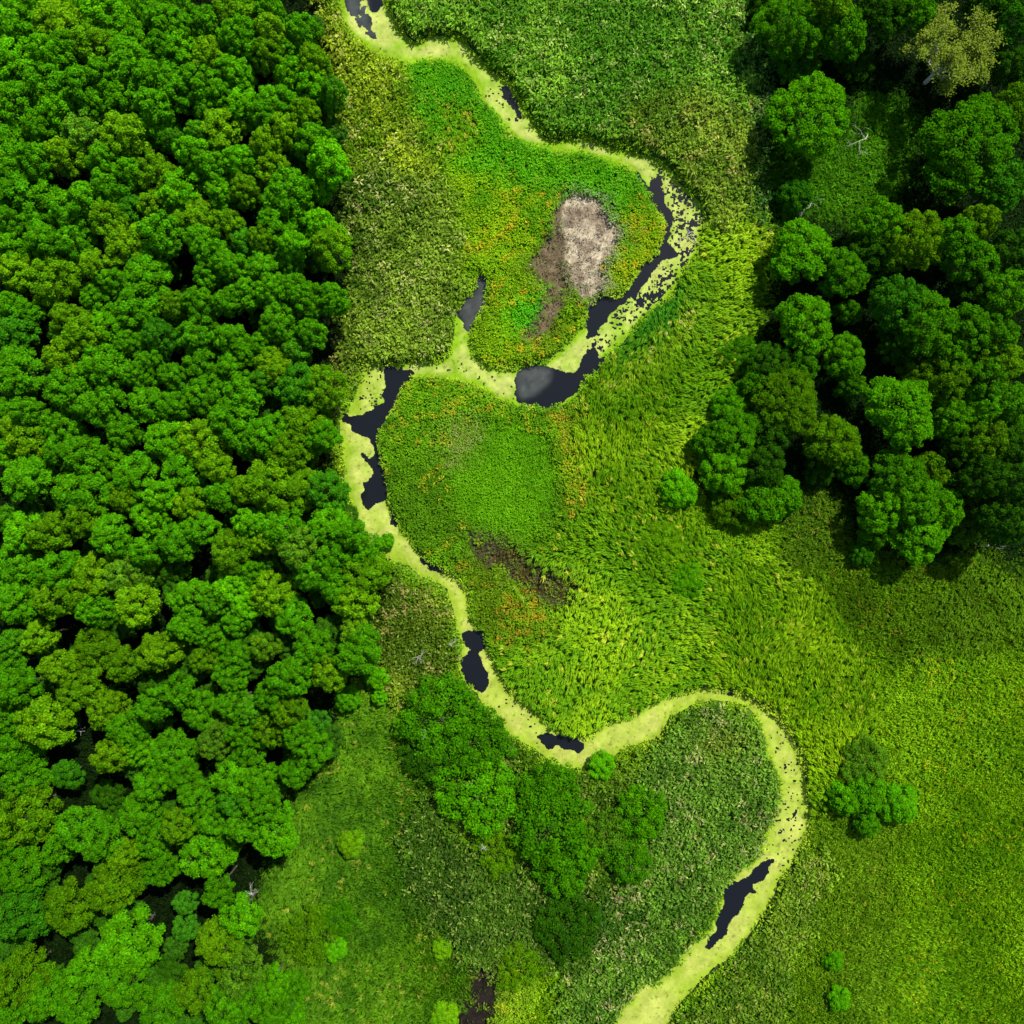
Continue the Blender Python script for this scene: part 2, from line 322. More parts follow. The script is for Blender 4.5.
def weed_material():
    m, nt, nd, ln = nodes('duckweed')
    out = nd('ShaderNodeOutputMaterial'); d = nd('ShaderNodeBsdfDiffuse')
    at = nd('ShaderNodeAttribute'); at.attribute_name = 'tint'
    tc = nd('ShaderNodeTexCoord'); n1 = nd('ShaderNodeTexNoise'); n1.inputs['Scale'].default_value = 1.5; n1.inputs['Detail'].default_value = 9; n1.inputs['Roughness'].default_value = .75
    ln(tc.outputs['Object'], n1.inputs['Vector'])
    mr = nd('ShaderNodeMapRange'); mr.inputs[1].default_value = .3; mr.inputs[2].default_value = .7; mr.inputs[3].default_value = .80; mr.inputs[4].default_value = 1.12
    ln(n1.outputs['Fac'], mr.inputs[0])
    mx = nd('ShaderNodeMix'); mx.data_type = 'RGBA'; mx.blend_type = 'MULTIPLY'; mx.inputs[0].default_value = 1
    ln(at.outputs['Color'], mx.inputs[6]); ln(mr.outputs[0], mx.inputs[7]); ln(mx.outputs[2], d.inputs[0]); ln(d.outputs[0], out.inputs[0])
    return m

# ------------------------------------------------------------------ tags
def tag(o, label=None, cat=None, group=None, kind=None):
    if label: o['label'] = label
    if cat: o['category'] = cat
    if group: o['group'] = group
    if kind: o['kind'] = kind
    return o

def grid_mesh(name, xs, ys, zf, cf, mat):
    X, Y = np.meshgrid(xs, ys); nx, ny = len(xs), len(ys)
    px = X / S + 512; py = 512 - Y / S
    V = np.stack([X, Y, zf(px, py, X, Y)], -1).reshape(-1, 3)
    C = cf(px, py).reshape(-1, 3)
    i = (np.arange(ny - 1)[:, None] * nx + np.arange(nx - 1)[None]).ravel()
    F = np.stack([i, i + 1, i + nx + 1, i + nx], 1)
    return finish_grid(name, V, C, F, mat)

def finish_grid(name, V, C, F, mat, smooth=True):
    me = bpy.data.meshes.new(name)
    me.vertices.add(len(V)); me.vertices.foreach_set('co', V.astype(np.float32).ravel())
    me.loops.add(F.size); me.loops.foreach_set('vertex_index', F.astype(np.int32).ravel())
    me.polygons.add(len(F)); me.polygons.foreach_set('loop_start', np.arange(0, F.size, 4, dtype=np.int32))
    if smooth: me.polygons.foreach_set('use_smooth', np.ones(len(F), bool))
    me.update(calc_edges=True)
    at = me.color_attributes.new('tint', 'FLOAT_COLOR', 'POINT')
    at.data.foreach_set('color', np.concatenate([C, np.ones((len(C), 1))], 1).astype(np.float32).ravel())
    me.materials.append(mat)
    o = bpy.data.objects.new(name, me); COL.objects.link(o)
    return o

# ------------------------------------------------------------------ the ground
def g_z(px, py, X, Y):
    z = .35 * (fnoise(X, Y, 14, 21) - .5) + .12 * (fnoise(X, Y, 2.2, 25) - .5)
    r = np.clip(samp(blur(RIV, 2, 2), px, py) * 1.5 - .2, 0, 1)
    out = (np.abs(px - 512) > 512 + M - 4) | (np.abs(py - 512) > 512 + M - 4)
    r = np.where(out, 0, r)
    return z * (1 - r) - .95 * r + .12 * (1 - r)
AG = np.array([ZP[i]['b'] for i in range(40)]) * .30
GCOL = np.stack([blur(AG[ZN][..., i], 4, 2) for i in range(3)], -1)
def csamp(m, px, py): return np.stack([samp(m[..., i], px, py) for i in range(3)], -1)
GN = fnoise(GX, GY, 14, 181, 4); GN2 = fnoise(GX, GY, 9, 183, 4)
def g_c(px, py):
    base = np.clip(csamp(GCOL, px, py), 0, 1)
    def mixin(mask, c):
        nonlocal base
        w = np.clip(samp(mask, px, py), 0, 1)[..., None]; base = base * (1 - w) + np.array(c) * w
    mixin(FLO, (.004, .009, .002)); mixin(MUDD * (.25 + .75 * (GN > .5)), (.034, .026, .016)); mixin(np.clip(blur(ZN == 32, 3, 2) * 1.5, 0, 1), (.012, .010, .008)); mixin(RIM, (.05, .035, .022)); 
    mixin(blur(STRIP, 3, 2) * (.5 + .5 * (GN2 > .48)), (.10, .075, .042)); mixin(np.clip(MUDP * 1.6 - .45, 0, 1), (.28, .235, .155)); mixin(RIVd, (.03, .035, .02))
    n = fnoise(px, py, 16, 31); w = (np.clip(samp(MUDP, px, py) * 1.5 - .3, 0, 1) * np.clip((fnoise(px, py, 11, 33, 4) - .47) * 9, 0, 1))[..., None] * .8
    return base * (1 - w) + np.array([.085, .06, .04]) * w
inner = np.arange(-112, 112.01, .55)
xs = np.concatenate([[-3000, -1200, -500, -250, -150], inner, [150, 250, 500, 1200, 3000]])
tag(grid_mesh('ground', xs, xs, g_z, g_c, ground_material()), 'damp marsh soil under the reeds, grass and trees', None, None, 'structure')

# ------------------------------------------------------------------ water and duckweed
def cells(step, keep, z, name, mat, colf, zj=0.0):
    X, Y = np.meshgrid(np.arange(-35, 60, step), np.arange(-96, 96, step))
    px = X / S + 512; py = 512 - Y / S
    k = keep(px, py)
    nx = X.shape[1]
    idx = np.argwhere(k[:-1, :-1] & k[1:, :-1] & k[:-1, 1:] & k[1:, 1:])
    i = idx[:, 0] * nx + idx[:, 1]
    F = np.stack([i, i + 1, i + nx + 1, i + nx], 1)
    u, inv = np.unique(F, return_inverse=True); F = inv.reshape(-1, 4)
    x = X.ravel()[u]; y = Y.ravel()[u]; ppx = px.ravel()[u]; ppy = py.ravel()[u]
    V = np.stack([x, y, z + zj * fnoise(x, y, 1.0, 51)], 1)
    return finish_grid(name, V, colf(ppx, ppy), F, mat)

def open_val(px, py):
    wx = 8.0 * (fnoise(px, py, 8, 41, 4) - .5); wy = 8.0 * (fnoise(px, py, 8, 42, 4) - .5)
    return samp(OPENb, px + wx, py + wy)
def water_col(px, py):
    c = np.tile(np.array([.008, .0095, .012]), (len(px), 1))
    w = (np.clip(samp(SHALb, px, py), 0, 1) * (.45 + .9 * (fnoise(px, py, 5, 61) - .35)))[:, None]
    return (c * (1 - w) + np.array([.085, .095, .085]) * w) * .62
def weed_keep(px, py):
    r = riv_val(px, py) > .12
    o = open_val(px, py) > .5
    sp = samp(SPECKb, px, py)
    holes = fnoise(px, py, 2.8, 71, 3) < (.15 + .22 * sp) * (sp > .03)
    fine = (fnoise(px, py, 2.2, 75, 2) < .12 + .16 * sp) & (sp > .05)
    sh = samp(SHALb, px, py); shal = (sh > .25) & (fnoise(px, py, 7, 77, 4) + .35 * (1 - sh) < .62)
    shal |= poly_bay(px, py)
    return r & ~o & ~holes & ~(fine & (samp(RIVd, px, py) > .8)) & ~shal
BAYb = blur(poly([(517,372),(535,366),(552,369),(550,380),(538,393),(522,399),(516,388)]) | poly([(479,275),(487,277),(487,300),(477,318),(472,326),(466,324),(457,315),(463,302),(474,290)]), 1, 1)
def poly_bay(px, py): return samp(BAYb, px, py) > .5
def weed_col(px, py):
    d = samp(RIVd, px, py)
    n = fnoise(px, py, 20, 81) - .5
    t = np.clip((d - .74) * 2.8 + n * 1.6 + .9 * (fnoise(px, py, 6, 83, 3) - .5), 0, 1)[:, None]
    edge = lin((150, 198, 38)); mid = lin((214, 226, 118))
    c = edge * (1 - t) + mid * t
    west = np.clip((560 - py) / 200, 0, 1) * np.clip((400 - px) / 60, 0, 1) * (py > 340)
    low = np.clip((py - 480) / 120, 0, 1) * .45
    w = np.clip(west * .45 + low, 0, .6)[:, None]
    c = c * (1 - w) + lin((204, 216, 84)) * w
    sx = px + 14 * (fnoise(px, py, 18, 201, 2) - .5); sy = py + 14 * (fnoise(px, py, 18, 202, 2) - .5)
    rg = np.clip(1 - np.abs(fnoise(sx, sy, 10, 203, 3) - .5) / .035, 0, 1)[:, None] * .45
    c = c * (1 - rg) + lin((166, 196, 56)) * rg
    v = (1 + .5 * (fnoise(px, py, 8, 85, 4)[:, None] - .5)) * np.where(fnoise(px, py, 3, 87, 3)[:, None] < .27, .62, 1)
    return c * v * .40
wo = cells(.5, lambda px, py: samp(blur(RIV, 4, 2), px, py) > .02, -.26, 'water', water_material(), water_col)
tag(wo, 'dark still river water between the duckweed', None, None, 'structure')
do = cells(.13, weed_keep, -.245, 'duckweed', weed_material(), weed_col, .02)
tag(do, 'pale yellow-green duckweed film floating on the winding river', None, None, 'stuff')

# ------------------------------------------------------------------ ground vegetation
def blur3(m): return np.stack([blur(m[..., i], 7, 2) for i in range(3)], -1)
step = .62
gx, gy = np.meshgrid(np.arange(-110, 110, step), np.arange(-110, 110, step))
tx = (gx + (rng.random(gx.shape) - .5) * step * 1.1).ravel(); ty = (gy + (rng.random(gx.shape) - .5) * step * 1.1).ravel()
tpx = tx / S + 512; tpy = 512 - ty / S
inb = (np.abs(tpx - 512) < 512 + 60) & (np.abs(tpy - 512) < 512 + 60)
tx, ty, tpx, tpy = tx[inb], ty[inb], tpx[inb], tpy[inb]
wx = 30 * (fnoise(tx, ty, 7, 91, 4) - .5) + rng.normal(0, 5, len(tx)); wy = 30 * (fnoise(tx, ty, 7, 92, 4) - .5) + rng.normal(0, 5, len(tx))
tz = near(ZN, tpx + wx, tpy + wy)
mudpt = samp(MUDP, tpx, tpy) - .75 * np.clip((fnoise(tx, ty, 3, 171, 4) - .52) * 6, 0, 1) * (samp(MUDP, tpx + 10, tpy - 6) < .97)
tz = np.where((tz == 38) & (mudpt < .25), 13, tz); tz = np.where(mudpt > .62, 38, tz)
rv = riv_val(tpx, tpy)
tzz = g_z(tpx, tpy, tx, ty)
keep0 = (rv < .5) & (samp(RIVd, tpx, tpy) < .42 + .16 * rng.random(len(tx)))
band = samp(RIVd, tpx, tpy); fr = (band > .16) & (rv < .5) & (rng.random(len(tx)) < np.clip(1.9 * (fnoise(tpx, tpy, 26, 191, 3) - .05) * np.clip((band - .12) * 5, 0, 1.6), 0, .9)) & (tz != 38)
tz = np.where(fr, 39, tz)
typ0 = np.array([ZP[i]['typ'] for i in range(40)])[tz]
dens = np.array([ZP[i]['dens'] for i in range(40)])[tz]
keep0 &= ~(np.isin(typ0, (T, R)) & (samp(RIVd, tpx, tpy) > .26))
keep0 &= rng.random(len(tx)) < dens * (1 - .7 * samp(STRIP * 1.0, tpx, tpy) * (fnoise(tpx, tpy, 9, 183, 4) > .46))
typ = np.array([ZP[i]['typ'] for i in range(40)])[tz]
A = np.array([ZP[i]['a'] for i in range(40)]); B = np.array([ZP[i]['b'] for i in range(40)])
ACC = np.array([ZP[i]['acc'] if ZP[i]['acc'] is not None else ZP[i]['a'] for i in range(40)])
PA = np.array([ZP[i]['pa'] for i in range(40)]); HH = np.array([ZP[i]['h'] for i in range(40)]); SZ = np.array([ZP[i]['size'] for i in range(40)])

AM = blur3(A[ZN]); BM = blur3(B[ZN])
def csamp(m, px, py): return np.stack([samp(m[..., i], px, py) for i in range(3)], -1)
KV = .62     # photographed lit colour -> leaf reflectance
def build_veg(name, label, types, nb, maker):
    sel = keep0 & np.isin(typ, types)
    x, y, z, zi = tx[sel], ty[sel], tzz[sel], tz[sel]; sx = tpx[sel] + wx[sel]; sy = tpy[sel] + wy[sel]
    n = len(x)
    t = np.clip(.5 + 2.0 * (fnoise(x, y, 9, 101) - .5) + 1.4 * (fnoise(x, y, 24, 103) - .5) + .9 * (vnoise(x, y, 1.3, 105) - .5) + .35 * (rng.random(n) - .5), 0, 1)[:, None]
    c = csamp(AM, sx, sy) * t + csamp(BM, sx, sy) * (1 - t)
    f9 = zi == 39; c[f9] = (A[39] * t + B[39] * (1 - t))[f9]
    pn = fnoise(x, y, 4.5, 111, 3)
    acc = (rng.random(n) < PA[zi] * 1.0 * np.clip((pn - .42) * 4, 0, 1.6))
    c[acc] = .35 * c[acc] + .65 * ACC[zi][acc]
    rs = .52 if R in types else .30
    c = c * (1 - rs / 2 + rs * rng.random((n, 1)))
    k = np.repeat(np.arange(n), nb)
    V, Cc = maker(x[k], y[k], z[k], zi[k], c[k], k, n)
    o = quads_mesh(name, V, rep4(Cc * KV), M_VEG)
    tag(o, label, None, None, 'stuff')
    return o

def jit(c, s):
    m = len(c)
    v = 1 + s * (rng.random((m, 1)) - .5) * 2
    h = (rng.random((m, 1)) - .5) * s * .5
    return c * v * np.concatenate([1 + h, np.ones((m, 1)), 1 - h], 1)

def mk_reed(x, y, z, zi, c, k, n):
    m = len(x)
    hh = (HH[zi] * (.45 + .75 * rng.random(n)[k])) * (.72 + .36 * rng.random(m))
    az = rng.random(m) * 2 * np.pi; el = np.radians(-25 + 70 * rng.random(m))
    rad = .26 * np.sqrt(rng.random(m))
    P = np.stack([x + rad * np.cos(az + .4), y + rad * np.sin(az + .4), z + hh], 1)
    wind = np.stack([np.full(m, -.25), np.full(m, -.1), np.zeros(m)], 1)
    D = unit(np.stack([np.cos(az) * np.cos(el), np.sin(az) * np.cos(el), np.sin(el)], 1) + wind)
    L = .5 + .5 * rng.random(m); w = .18 + .16 * rng.random(m)
    tip = rng.random(m) < .08
    cc = jit(c, .24); cc[tip] = .65 * cc[tip] + .35 * lin((196, 208, 110))
    return leaves(P, D, L, w, (rng.random(m) - .5) * 1.6, .25), cc

def flow(x, y):
    a = 2.2 * np.pi * fnoise(x, y, 26, 121, 2) + 1.6 * (fnoise(x, y, 6, 123, 2) - .5) - 1.2
    return a
def mk_tall(x, y, z, zi, c, k, n):
    m = len(x)
    a0 = flow(x, y)
    az = a0 + rng.normal(0, .28, m) + rng.normal(0, .3, n)[k]
    lod = np.clip(vnoise(x, y, 7, 131) * 1.2, 0, 1)
    el = np.radians(22 + 38 * rng.random(m) * (1.15 - .5 * lod))
    rad = .30 * np.sqrt(rng.random(m)); ra = rng.random(m) * 6.283
    hb = HH[zi] * (.10 + .5 * rng.random(m) + .5 * rng.random(n)[k] ** 2)
    P = np.stack([x + rad * np.cos(ra), y + rad * np.sin(ra), z + hb], 1)
    D = np.stack([np.cos(az) * np.cos(el), np.sin(az) * np.cos(el), np.sin(el)], 1)
    L = HH[zi] * (.5 + .5 * rng.random(m)); w = .11 + .11 * rng.random(m)
    return leaves(P, D, L, w, (rng.random(m) - .5) * 1.2, .42), jit(c, .2)
def mk_mead(x, y, z, zi, c, k, n):
    m = len(x)
    az = flow(x * .8 + 40, y * .8) + rng.normal(0, .6, m) + rng.normal(0, .3, n)[k]
    el = np.radians(20 + 50 * rng.random(m))
    rad = .34 * np.sqrt(rng.random(m)); ra = rng.random(m) * 6.283
    th = (.35 + 1.0 * rng.random(n)[k] ** 1.5) * (.5 + 1.0 * vnoise(x, y, 2.2, 145))
    P = np.stack([x + rad * np.cos(ra), y + rad * np.sin(ra), z + HH[zi] * .55 * th * rng.random(m)], 1)
    D = np.stack([np.cos(az) * np.cos(el), np.sin(az) * np.cos(el), np.sin(el)], 1)
    L = HH[zi] * (.7 + .6 * rng.random(m)); w = .11 + .11 * rng.random(m)
    return leaves(P, D, L, w, (rng.random(m) - .5) * 1.4, .35), jit(c, .22)
def mk_sedge(x, y, z, zi, c, k, n):
    m = len(x)
    az = rng.random(m) * 6.283; rr = rng.random(m)
    mound = .35 + .8 * vnoise(x, y, 1.5, 141) + .9 * vnoise(x, y, 4.5, 143)
    rad = .42 * np.sqrt(rr)
    hz = HH[zi] * mound * (.55 + .35 * (1 - rr) * rng.random(n)[k] + .25 * rng.random(m))
    P = np.stack([x + rad * np.cos(az), y + rad * np.sin(az), z + hz], 1)
    az2 = az + rng.normal(0, .8, m); el = np.radians(-15 + 55 * rng.random(m))
    D = np.stack([np.cos(az2) * np.cos(el), np.sin(az2) * np.cos(el), np.sin(el)], 1)
    L = SZ[zi] * (.26 + .24 * rng.random(m)); w = SZ[zi] * (.15 + .12 * rng.random(m))
    return leaves(P, D, L, w, (rng.random(m) - .5) * 1.4, .2), jit(c, .17)

build_veg('reeds', 'dense grey-green reed beds lining the river', [R], 13, mk_reed)
build_veg('tall_grass', 'tall yellow-green grass laid over in swirls beside the river', [T], 15, mk_tall)
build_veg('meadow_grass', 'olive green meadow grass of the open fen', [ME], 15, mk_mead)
build_veg('sedge', 'low bright green sedge and herbs on the river bends', [SE], 17, mk_sedge)
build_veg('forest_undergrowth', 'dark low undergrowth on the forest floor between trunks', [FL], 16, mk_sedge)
build_veg('mud_weeds', 'sparse brown weeds on dark mud', [MU, NO], 7, mk_sedge)

# pale litter on the bare patch and brown litter round it
def litter():
    n = 4200
    x, y = W(520 + 110 * rng.random(n), 185 + 165 * rng.random(n))
    px = x / S + 512; py = 512 - y / S
    w = samp(MUDP, px, py) + .8 * samp(RIM, px, py) + .9 * samp(blur(STRIP, 2, 2) * (GN2 > .46), px, py)
    k = (rng.random(n) < w) & (riv_val(px, py) < .4); x, y, px, py = x[k], y[k], px[k], py[k]; m = len(x)
    z = g_z(px, py, x, y) + .03 + .15 * rng.random(m)
    az = rng.random(m) * 6.283; el = np.radians(-5 + 25 * rng.random(m))
    D = np.stack([np.cos(az) * np.cos(el), np.sin(az) * np.cos(el), np.sin(el)], 1)
    inn = np.clip(samp(MUDP, px, py) * 1.5 - .4 + .5 * rng.random(m), 0, 1)[:, None]
    c = np.array([.30, .25, .165]) * inn + np.array([.09, .065, .04]) * (1 - inn)
    br = rng.random(m) < .4; c[br] = c[br] * .35
    wh = rng.random(m) < .02; c[wh] = (.62, .62, .6)
    o = quads_mesh('dead_reed_litter', leaves(np.stack([x, y, z], 1), D, .2 + .45 * rng.random(m), .04 + .10 * rng.random(m), None, 0), rep4(jit(c, .25)), M_VEG)
    tag(o, 'bleached dead reed litter on the bare patch in the bend', None, None, 'stuff')
litter()

# ------------------------------------------------------------------ trees
def crown_mesh(name, seed, R0=3.0, zc=7.0, rz=3.2, nb=52, br=(.40, .62), side=3, per=270, leaf=(.26, .44), low=-.35, spread=.5):
    """leafy crown: one uneven dome with smaller domes leaning out of it, all set with small bosses of leaves"""
    g = np.random.default_rng(seed)
    ga = math.pi * (3 - math.sqrt(5)); ph = g.random(3) * 6.28
    domes = [(np.array([0, 0, zc]), R0 * .80, rz * .86)]
    a0 = g.random() * 6.28
    for i in range(side):
        a = a0 + 6.283 * i / max(side, 1) + g.normal(0, .35); q = R0 * spread * (.85 + .4 * g.random())
        domes.append((np.array([q * math.cos(a), q * math.sin(a), zc - rz * (.02 + .35 * g.random())]), R0 * (.36 + .16 * g.random()), rz * (.5 + .2 * g.random())))
    blobs = []; cent = []
    for k, (c, R, Z) in enumerate(domes):
        n = nb if k == 0 else int(nb * (R / domes[0][1]) ** 2 * 1.1)
        for i in range(n):
            u = 1 - (1 - low) * (i + .5) / n
            th = ga * i + ph[0] + g.normal(0, .3); rr = math.sqrt(max(0, 1 - u * u))
            wob = 1 + .11 * math.sin(2 * th + ph[1]) + .09 * math.sin(3 * th + ph[2]) + g.normal(0, .05)
            p = c + np.array([rr * math.cos(th) * R * wob, rr * math.sin(th) * R * wob, u * Z * (1 + g.normal(0, .05))])
            if any(kk != k and np.linalg.norm((p - cc) / np.array([RR, RR, ZZ])) < .86 for kk, (cc, RR, ZZ) in enumerate(domes)): continue
            blobs.append((p, (br[0] + (br[1] - br[0]) * g.random()) * R0 / 3.1, 1.9))
            if i % 7 == 2: cent.append((p, .5))
        blobs.append((c, R * .80, .6))
    cent = cent[:12] + [(np.array([0, 0, zc]), R0 * .5)]
    Vs = []; Cs = []
    for c, rr, dn in blobs:
        m = max(8, int(per * dn * (rr / 1.2) ** 2))
        d = unit(g.normal(size=(m, 3))); d[:, 2] = np.where(d[:, 2] < -.35, -d[:, 2], d[:, 2])
        rad = rr * (1.22 - .62 * g.random(m) ** 1.2)
        P = c + d * rad[:, None] * np.array([1, 1, .9])
        nrm = unit(d + np.array([0, 0, .25]) + .5 * g.normal(size=(m, 3)))
        tang = unit(np.cross(nrm, g.normal(size=(m, 3)))); tang[:, 2] -= .15; tang = unit(tang)
        L = leaf[0] + (leaf[1] - leaf[0]) * g.random(m)
        sd = unit(np.cross(tang, nrm))
        b = P - tang * L[:, None] / 2; t = P + tang * L[:, None] / 2; w = (L * .36)[:, None]
        Vs.append(np.stack([b, P + sd * w, t, P - sd * w], 1).reshape(-1, 3))
        tone = (.58 + .84 * g.random((m, 1))) * (1 + .10 * g.normal())
        yel = g.random((m, 1)) * .2 + .08 * g.normal()
        Cs.append(np.clip(np.concatenate([tone * (1 + yel), tone * (1 + .25 * yel), tone * (1 - yel * .5)], 1), 0, 3))
    C = np.concatenate(Cs); C = np.repeat(np.concatenate([C, np.ones((len(C), 1))], 1), 4, 0)
    return np.concatenate(Vs), C, cent

def trunk_tubes(cent, seed, r0=.2, top=7.5, zfork=3.2):
    g = np.random.default_rng(seed + 500); t = Tubes()
    p = [(0, 0, -.4)]; x = y = 0
    for i in range(1, 6):
        x += g.normal(0, .07); y += g.normal(0, .07); p.append((x, y, top * i / 5))
    t.tube(p, [r0 * 1.25, r0, r0 * .85, r0 * .68, r0 * .45, r0 * .15], 8)
    for c, rr in cent[:-1]:
        z0 = min(zfork + g.random() * 2.2, c[2] - .6, top * .9); z0 = max(z0, .4)
        f = max(z0, 0) / top * 5; i = min(int(f), 4); a = np.array(p[i]) * (1 - f + i) + np.array(p[i + 1]) * (f - i)
        m = (a + c) / 2 + np.array([0, 0, .1]) + g.normal(0, .12, 3)
        t.tube([a, m, c], [r0 * .38, r0 * .26, r0 * .08], 5)
    return t

PROTO = {}
def make_protos(kind, n, seed, **kw):
    r0 = kw.pop('r0', .2); top = kw.pop('top', 7.6); zf = kw.pop('zfork', 3.2); bark = kw.pop('bark', M_BARK)
    for i in range(n):
        V, C, cent = crown_mesh('c', seed + i, **dict(kw, side=max(0, kw.get('side', 3) + i % 3 - 1)))
        cm = quads_mesh('crown', V, C, M_TREE, link=False)
        tm = trunk_tubes(cent, seed + i, r0, top, zf).mesh('trunk', bark)
        PROTO.setdefault(kind, []).append((cm, tm, V, C))
make_protos('alder', 10, 10, R0=3.1, zc=7.8, rz=3.7, side=1, spread=.42, per=440, leaf=(.18, .33))
make_protos('broad', 6, 40, R0=3.2, zc=6.6, rz=3.8, nb=64, br=(.36, .56), side=4, per=420, leaf=(.17, .29), low=-.55, top=7.2, zfork=2.2)
make_protos('bigtree', 4, 60, R0=3.3, zc=6.8, rz=3.5, nb=110, br=(.28, .42), side=5, per=560, leaf=(.13, .23), low=-.5, top=7.2, zfork=2.2)
make_protos('willow', 5, 70, R0=3.2, zc=3.5, rz=2.5, nb=34, br=(.38, .66), side=6, per=260, leaf=(.16, .32), low=-.6, top=4.2, zfork=.9, r0=.13, spread=.7)
make_protos('shrub', 4, 90, R0=3.1, zc=3.1, rz=2.5, nb=36, br=(.5, .8), side=4, per=420, leaf=(.2, .36), low=-.5, top=3.8, zfork=.8, r0=.14)
BASE = {'alder': (6.4, 8.6, 11.5), 'broad': (6.6, 7.4, 10.8), 'bigtree': (7.0, 7.4, 10.8), 'willow': (6.6, 4.4, 7.6), 'shrub': (6.6, 4.2, 6.2)}   # diameter, crown-middle height, total

KT = .50
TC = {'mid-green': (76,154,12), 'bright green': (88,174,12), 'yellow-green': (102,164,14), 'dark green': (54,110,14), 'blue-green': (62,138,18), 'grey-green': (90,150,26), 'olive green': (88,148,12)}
count = 0
def plant(name, px, py, dpx, col, label, cat='tree', group=None, kind='alder', height=None, cmul=1.0, idx=None):
    """one tree: an empty at its foot with a trunk and a crown; its crown middle stands at photo pixel px, py"""
    global count
    d0, zm, h0 = BASE[kind]
    diam = dpx * S * .95
    h = height if height else h0 * (diam / d0) ** .5
    hc = zm / h0 * h
    x, y = W(px, py, hc)
    diam = dpx * S * (H - hc) / H
    pr = PROTO[kind]; i = count % len(pr) if idx is None else idx; count += 1
    root = bpy.data.objects.new(name, None); root.empty_display_size = .5; COL.objects.link(root)
    root.location = (x, y, 0); root.rotation_euler = (0, 0, random.random() * 6.28)
    root.scale = (diam / d0, diam / d0, h / h0)
    tag(root, label, cat, group)
    c = lin(TC[col] if isinstance(col, str) else col) * KT * cmul * (.9 + .2 * random.random())
    for nm, me in (('trunk', pr[i][1]), ('crown', pr[i][0])):
        o = bpy.data.objects.new(nm, me); COL.objects.link(o); o.parent = root
        o.color = (*[float(v) for v in c], 1)
    return root, x, y, h

